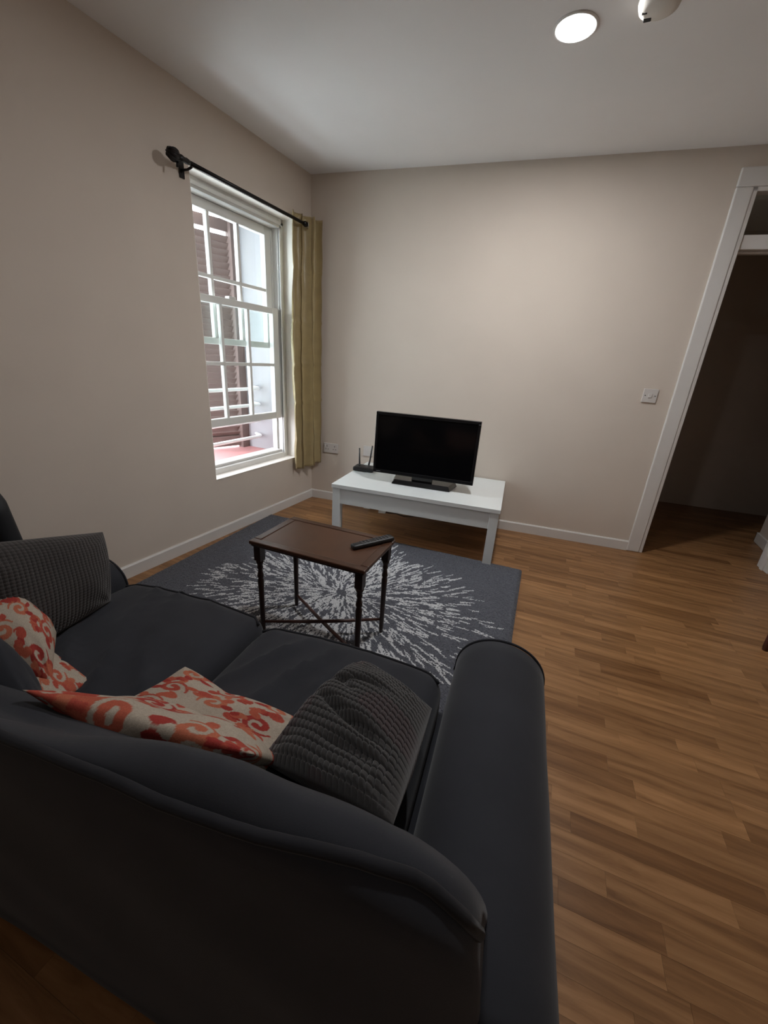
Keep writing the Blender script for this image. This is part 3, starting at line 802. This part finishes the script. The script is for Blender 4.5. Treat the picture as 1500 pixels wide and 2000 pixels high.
# ---- dark chair beyond the sofa's far arm
ch = empty('upholstered_chair', (.265, -2.68, 0), 0)
def chb(q):
    x, y, z = q; zn = (z+.21)/.42
    return (x*(1-.10*max(0, zn-.5)), y+.27-.03*zn, z+.60)
rbox((.225, .035, .215), .034, (24, 8, 24), lambda q: (lambda p: (p[0], p[1], p[2]-.10*max(0, (abs(p[0])-.06)/.165)**2.2*max(0, (p[2]-.45)/.36)))(chb(q))).build('backrest', 'chair_dark', ch, smooth=True)
rbox((.225, .24, .045), .03, (16, 16, 6), lambda q: (q.x, q.y, q.z+.43)).build('seat', 'chair_dark', ch, smooth=True)
for sx in (-1, 1):
    for sy in (-1, 1): MB().tube([(sx*.19, sy*.20, .40), (sx*.20, sy*.215, 0)], [.018, .012], 10).build('leg', 'mahogany', ch, smooth=True)
tag(ch, 'black upholstered chair with rounded back between the sofa arm and the left wall', 'chair')

# ================================================================== CUSHIONS
def lw(p):                                              # sofa frame -> world
    x, y, z = p; c, s = math.cos(SR), math.sin(SR)
    return Vector((SO.x+c*x-s*y, SO.y+s*x+c*y, z))
def pillow(name, corners, T, m, n=60, pinch=.07, colf=None, disp=None, wr=.006, seed=0, power=.55, shape=None, wrs=4.0):
    """corners c00,c10,c11,c01 in the sofa frame; the first face looks along (c10-c00)x(c01-c00)"""
    C = [lw(c) for c in corners]; ctr = sum(C, Vector())/4
    nrm = (C[2]-C[0]).cross(C[3]-C[1]).normalized()
    if nrm.z < 0: nrm = -nrm
    vs = []; uv = []; idx = {}
    def base(u, v):
        uu = .5+(u-.5)*(1-pinch*math.sin(PI*v)); vv = .5+(v-.5)*(1-pinch*math.sin(PI*u))
        p = (C[0]*(1-uu)+C[1]*uu)*(1-vv)+(C[3]*(1-uu)+C[2]*uu)*vv
        if shape: p = p+shape(u, v)
        return p
    fs = []
    for side in (1, -1):
        for j in range(n+1):
            for i in range(n+1):
                if side < 0 and (i in (0, n) or j in (0, n)):
                    idx[(side, i, j)] = idx[(1, i, j)]; continue
                u, v = i/n, j/n; p = base(u, v)
                s_ = max(0., math.sin(PI*u)*math.sin(PI*v)); h = T/2*s_**power
                e_ = min(1, s_*4)
                w_ = noise.noise(Vector((u*wrs, v*wrs*.8, seed*3.1+side)))*wr*e_
                # pulled folds near the corners
                for (cu, cv) in ((0, 0), (1, 0), (1, 1), (0, 1)):
                    du, dv = u-cu, v-cv; rr = math.hypot(du, dv)
                    w_ += wr*.5*math.exp(-(rr/.28)**2)*math.sin(5*math.atan2(dv, du)*2+seed)*e_
                if disp: w_ += disp(u, v)*min(1, s_*8)
                idx[(side, i, j)] = len(vs); vs.append(p+nrm*side*(h+w_)-ctr); uv.append((u, v, side))
        for j in range(n):
            for i in range(n):
                q = (idx[(side, i, j)], idx[(side, i+1, j)], idx[(side, i+1, j+1)], idx[(side, i, j+1)])
                fs.append(q if side > 0 else tuple(reversed(q)))
    if ((C[2]-C[0]).cross(C[3]-C[1])).z < 0: fs = [tuple(reversed(f)) for f in fs]
    me = bpy.data.meshes.new(name); me.from_pydata([tuple(v) for v in vs], [], fs); me.update()
    if colf: colattr(me, np.array([colf(u, v, s_) for u, v, s_ in uv]))
    o = link(name, me, m, smooth=True); o.location = ctr
    return o

# ---- floral print raster
PN = 320
def paint_floral(seed):
    rs = random.Random(seed)
    im = np.empty((PN, PN, 3), dtype=np.float32); im[:] = (.41, .345, .275)
    def blot(x, y, r, c):
        x0, x1, y0, y1 = int(x-r-1), int(x+r+2), int(y-r-1), int(y+r+2)
        for yy in range(y0, y1):
            for xx in range(x0, x1):
                if (xx-x)**2+(yy-y)**2 <= r*r: im[yy % PN, xx % PN] = c
    def stroke(pts, w0, w1, c, bulge=0):
        n_ = len(pts)
        for i, (x, y) in enumerate(pts):
            t_ = i/(n_-1); blot(x, y, w0+(w1-w0)*t_+bulge*math.sin(PI*t_), c)
    reds = [(.37, .064, .042), (.41, .096, .056), (.31, .038, .030), (.43, .126, .070)]
    def leaf(x, y, a, L, wd, c):
        pts = [(x+math.cos(a+.5*(t_-.5))*L*t_, y+math.sin(a+.5*(t_-.5))*L*t_) for t_ in [i/14 for i in range(15)]]
        stroke(pts, 1.0, .8, c, wd)
    def scroll(x, y, a0, R, turns, sgn, c):
        pts = []
        for i in range(60):
            t_ = i/59; ang = a0+sgn*turns*2*PI*t_; rr = R*(1-.80*t_); pts.append((x+math.cos(ang)*rr, y+math.sin(ang)*rr))
        stroke(pts, 3.0, 6.0, c, 3.0); blot(pts[-1][0], pts[-1][1], 9.0, c)
        return pts
    for gx in range(3):
        for gy in range(3):
            x = (gx+.5)*PN/3+rs.uniform(-8, 8); y = (gy+.5)*PN/3+rs.uniform(-8, 8); c = rs.choice(reds); sg = 1 if (gx+gy) % 2 else -1
            a0 = rs.uniform(0, 2*PI); pts = scroll(x, y, a0, 36, 1.25, sg, c)
            for k in (6, 13, 20, 28):
                px_, py_ = pts[k]; leaf(px_, py_, a0+sg*1.25*2*PI*k/59-sg*.3, rs.uniform(24, 36), rs.uniform(7, 11), rs.choice(reds))
            fx, fy = x+48*math.cos(a0+2.4), y+48*math.sin(a0+2.4)
            for k in range(5): leaf(fx, fy, a0+2.4+(k-2)*.55, rs.uniform(20, 30), rs.uniform(6, 9), rs.choice(reds[:3]))
            scroll(x+46*math.cos(a0-1.1), y+46*math.sin(a0-1.1), a0+2, 17, 1.0, -sg, rs.choice(reds))
    im *= (1+np.random.default_rng(seed).normal(0, .05, (PN, PN, 1)))
    return im
FL = [paint_floral(3), paint_floral(11)]
def floral(k, du=0, dv=0, sc=1.0, rot=False):
    im = FL[k]
    def f(u, v, s_):
        if rot: u, v = v, 1-u
        return im[int((v*sc+dv)*(PN-1)) % PN, int((u*sc+du)*(PN-1)) % PN]
    return f
# grey bobble cushion by the near arm
NBX, NBY = 24, 24
def bob(u, v):
    a = u*NBX; b_ = v*NBY; fa, fb = 2*(a % 1.0)-1, 2*(b_ % 1.0)-1; return .0165*math.sqrt(max(0., (1-fa**6)*(1-fb**6)))-.009
def bobcol(u, v, s_):
    k_ = (abs(math.sin(PI*u*NBX))*abs(math.sin(PI*v*NBY)))
    base_ = np.array((.050, .047, .046)); n_ = noise.noise(Vector((u*3, v*3, 9)))
    if n_ > .28: base_ = np.array((.056, .042, .043))
    return base_
def fold5(u, v):
    f = 0
    for (u0, sl, amp, wd, v0, v1) in ((.36, .10, .030, .035, .05, .95), (.63, -.12, .026, .032, .15, 1.0), (.50, .22, .014, .030, .45, .95), (.20, .05, .012, .03, .0, .6)):
        if v0 <= v <= v1:
            d = u-u0-sl*(v-.5)-.03*math.sin(5*v+u0*9); f -= amp*math.exp(-(d/wd)**2)*math.sin(PI*(v-v0)/(v1-v0))
    return f
p5 = pillow('bobble_cushion', [(.600, -.225, .625), (.600, .070, .560), (.372, .235, .480), (.285, -.115, .475)], .165, 'bobble', 192, .02, bobcol, lambda u, v: bob(u, v)+fold5(u, v), .012, 2, .5)
tag(p5, 'dark grey bobble textured cushion slumped against the near sofa arm', 'cushion')
# ribbed cushion on the far arm
def rib(u, v):
    fa, fb = 2*((u*34) % 1.0)-1, 2*((v*34) % 1.0)-1; return .0060*math.sqrt(max(0., (1-fa**4)))*(.55+.45*math.sqrt(max(0., 1-fb**4)))-.002
def ribcol(u, v, s_):
    return np.array((.052, .046, .044))*(1+.08*math.sin(11*u+7*v))
p1 = pillow('ribbed_cushion', [(-.505, -.16, .445), (-.520, .205, .450), (-.605, .285, .655), (-.625, -.10, .760)], .16, 'bobble', 204, .0, ribcol, rib, .012, 5, .42)
tag(p1, 'dark grey ribbed cushion propped against the far sofa arm', 'cushion')
# floral cushions
p2 = pillow('floral_cushion', [(-.300, -.125, .470), (-.440, -.012, .500), (-.660, .010, .570), (-.560, -.200, .600)], .16, 'floral', 150, .02, floral(0), None, .012, 3, .5)
tag(p2, 'plump red and cream floral cushion at the far end of the sofa', 'cushion')
p2b = pillow('floral_cushion', [(-.255, -.067, .448), (-.600, .000, .455), (-.580, -.160, .470), (-.222, -.225, .455)], .075, 'floral', 120, .04, floral(1, .3, .2), None, .006, 8, .5)
tag(p2b, 'floral cushion lying flat under another, only one cream corner showing', 'cushion')
p3 = pillow('floral_cushion', [(-.085, -.120, .455), (.330, -.090, .455), (.335, -.195, .612), (-.120, -.262, .645)], .085, 'floral', 150, .02, floral(1, .1, .55), None, .012, 4, .5)
tag(p3, 'long red and cream floral cushion leaning on the sofa back', 'cushion')
def sh4(u, v):
    return Vector((0, 0, -.030*math.exp(-((u-.42)/.16)**2)*max(0, v-.3) + .012*math.exp(-((u-.0)/.18)**2-((v-1)/.25)**2)))
p4 = pillow('floral_cushion', [(-.115, -.120, .462), (.300, -.150, .462), (.320, .020, .455), (-.045, .035, .468)], .075, 'floral', 150, .01, floral(0, .35, .6), None, .010, 6, .5, sh4)
tag(p4, 'red and cream floral cushion on the seat with one corner peaking up', 'cushion')
# plain grey cushion at the far end of the back
pg = pillow('plain_cushion', [(-.13, -.245, .545), (-.23, -.180, .530), (-.52, -.185, .675), (-.44, -.265, .690)], .10, 'sofa', 60, .04, None, None, .006, 9, .5)
tag(pg, 'plain charcoal cushion tucked between the floral cushions and the sofa back', 'cushion')

# ---- foot of a dark red stool just inside the right edge of the picture
sl = empty('wooden_stool', (3.42, -.66, 0))
for (x, y) in ((-.183, .02), (.15, .05), (.12, -.27), (-.10, -.30)):
    MB().lathe([(.012, 0), (.015, .02), (.017, .40)], (x, y, 0), 12).build('leg', 'mahogany_red', sl, smooth=True)
MB().lathe([(.17, .40), (.18, .41), (.18, .43), (.17, .44)], (0, -.12, 0), 30).build('seat', 'mahogany_red', sl)
tag(sl, 'dark red wooden stool at the right edge, only a leg tip in view', 'stool')
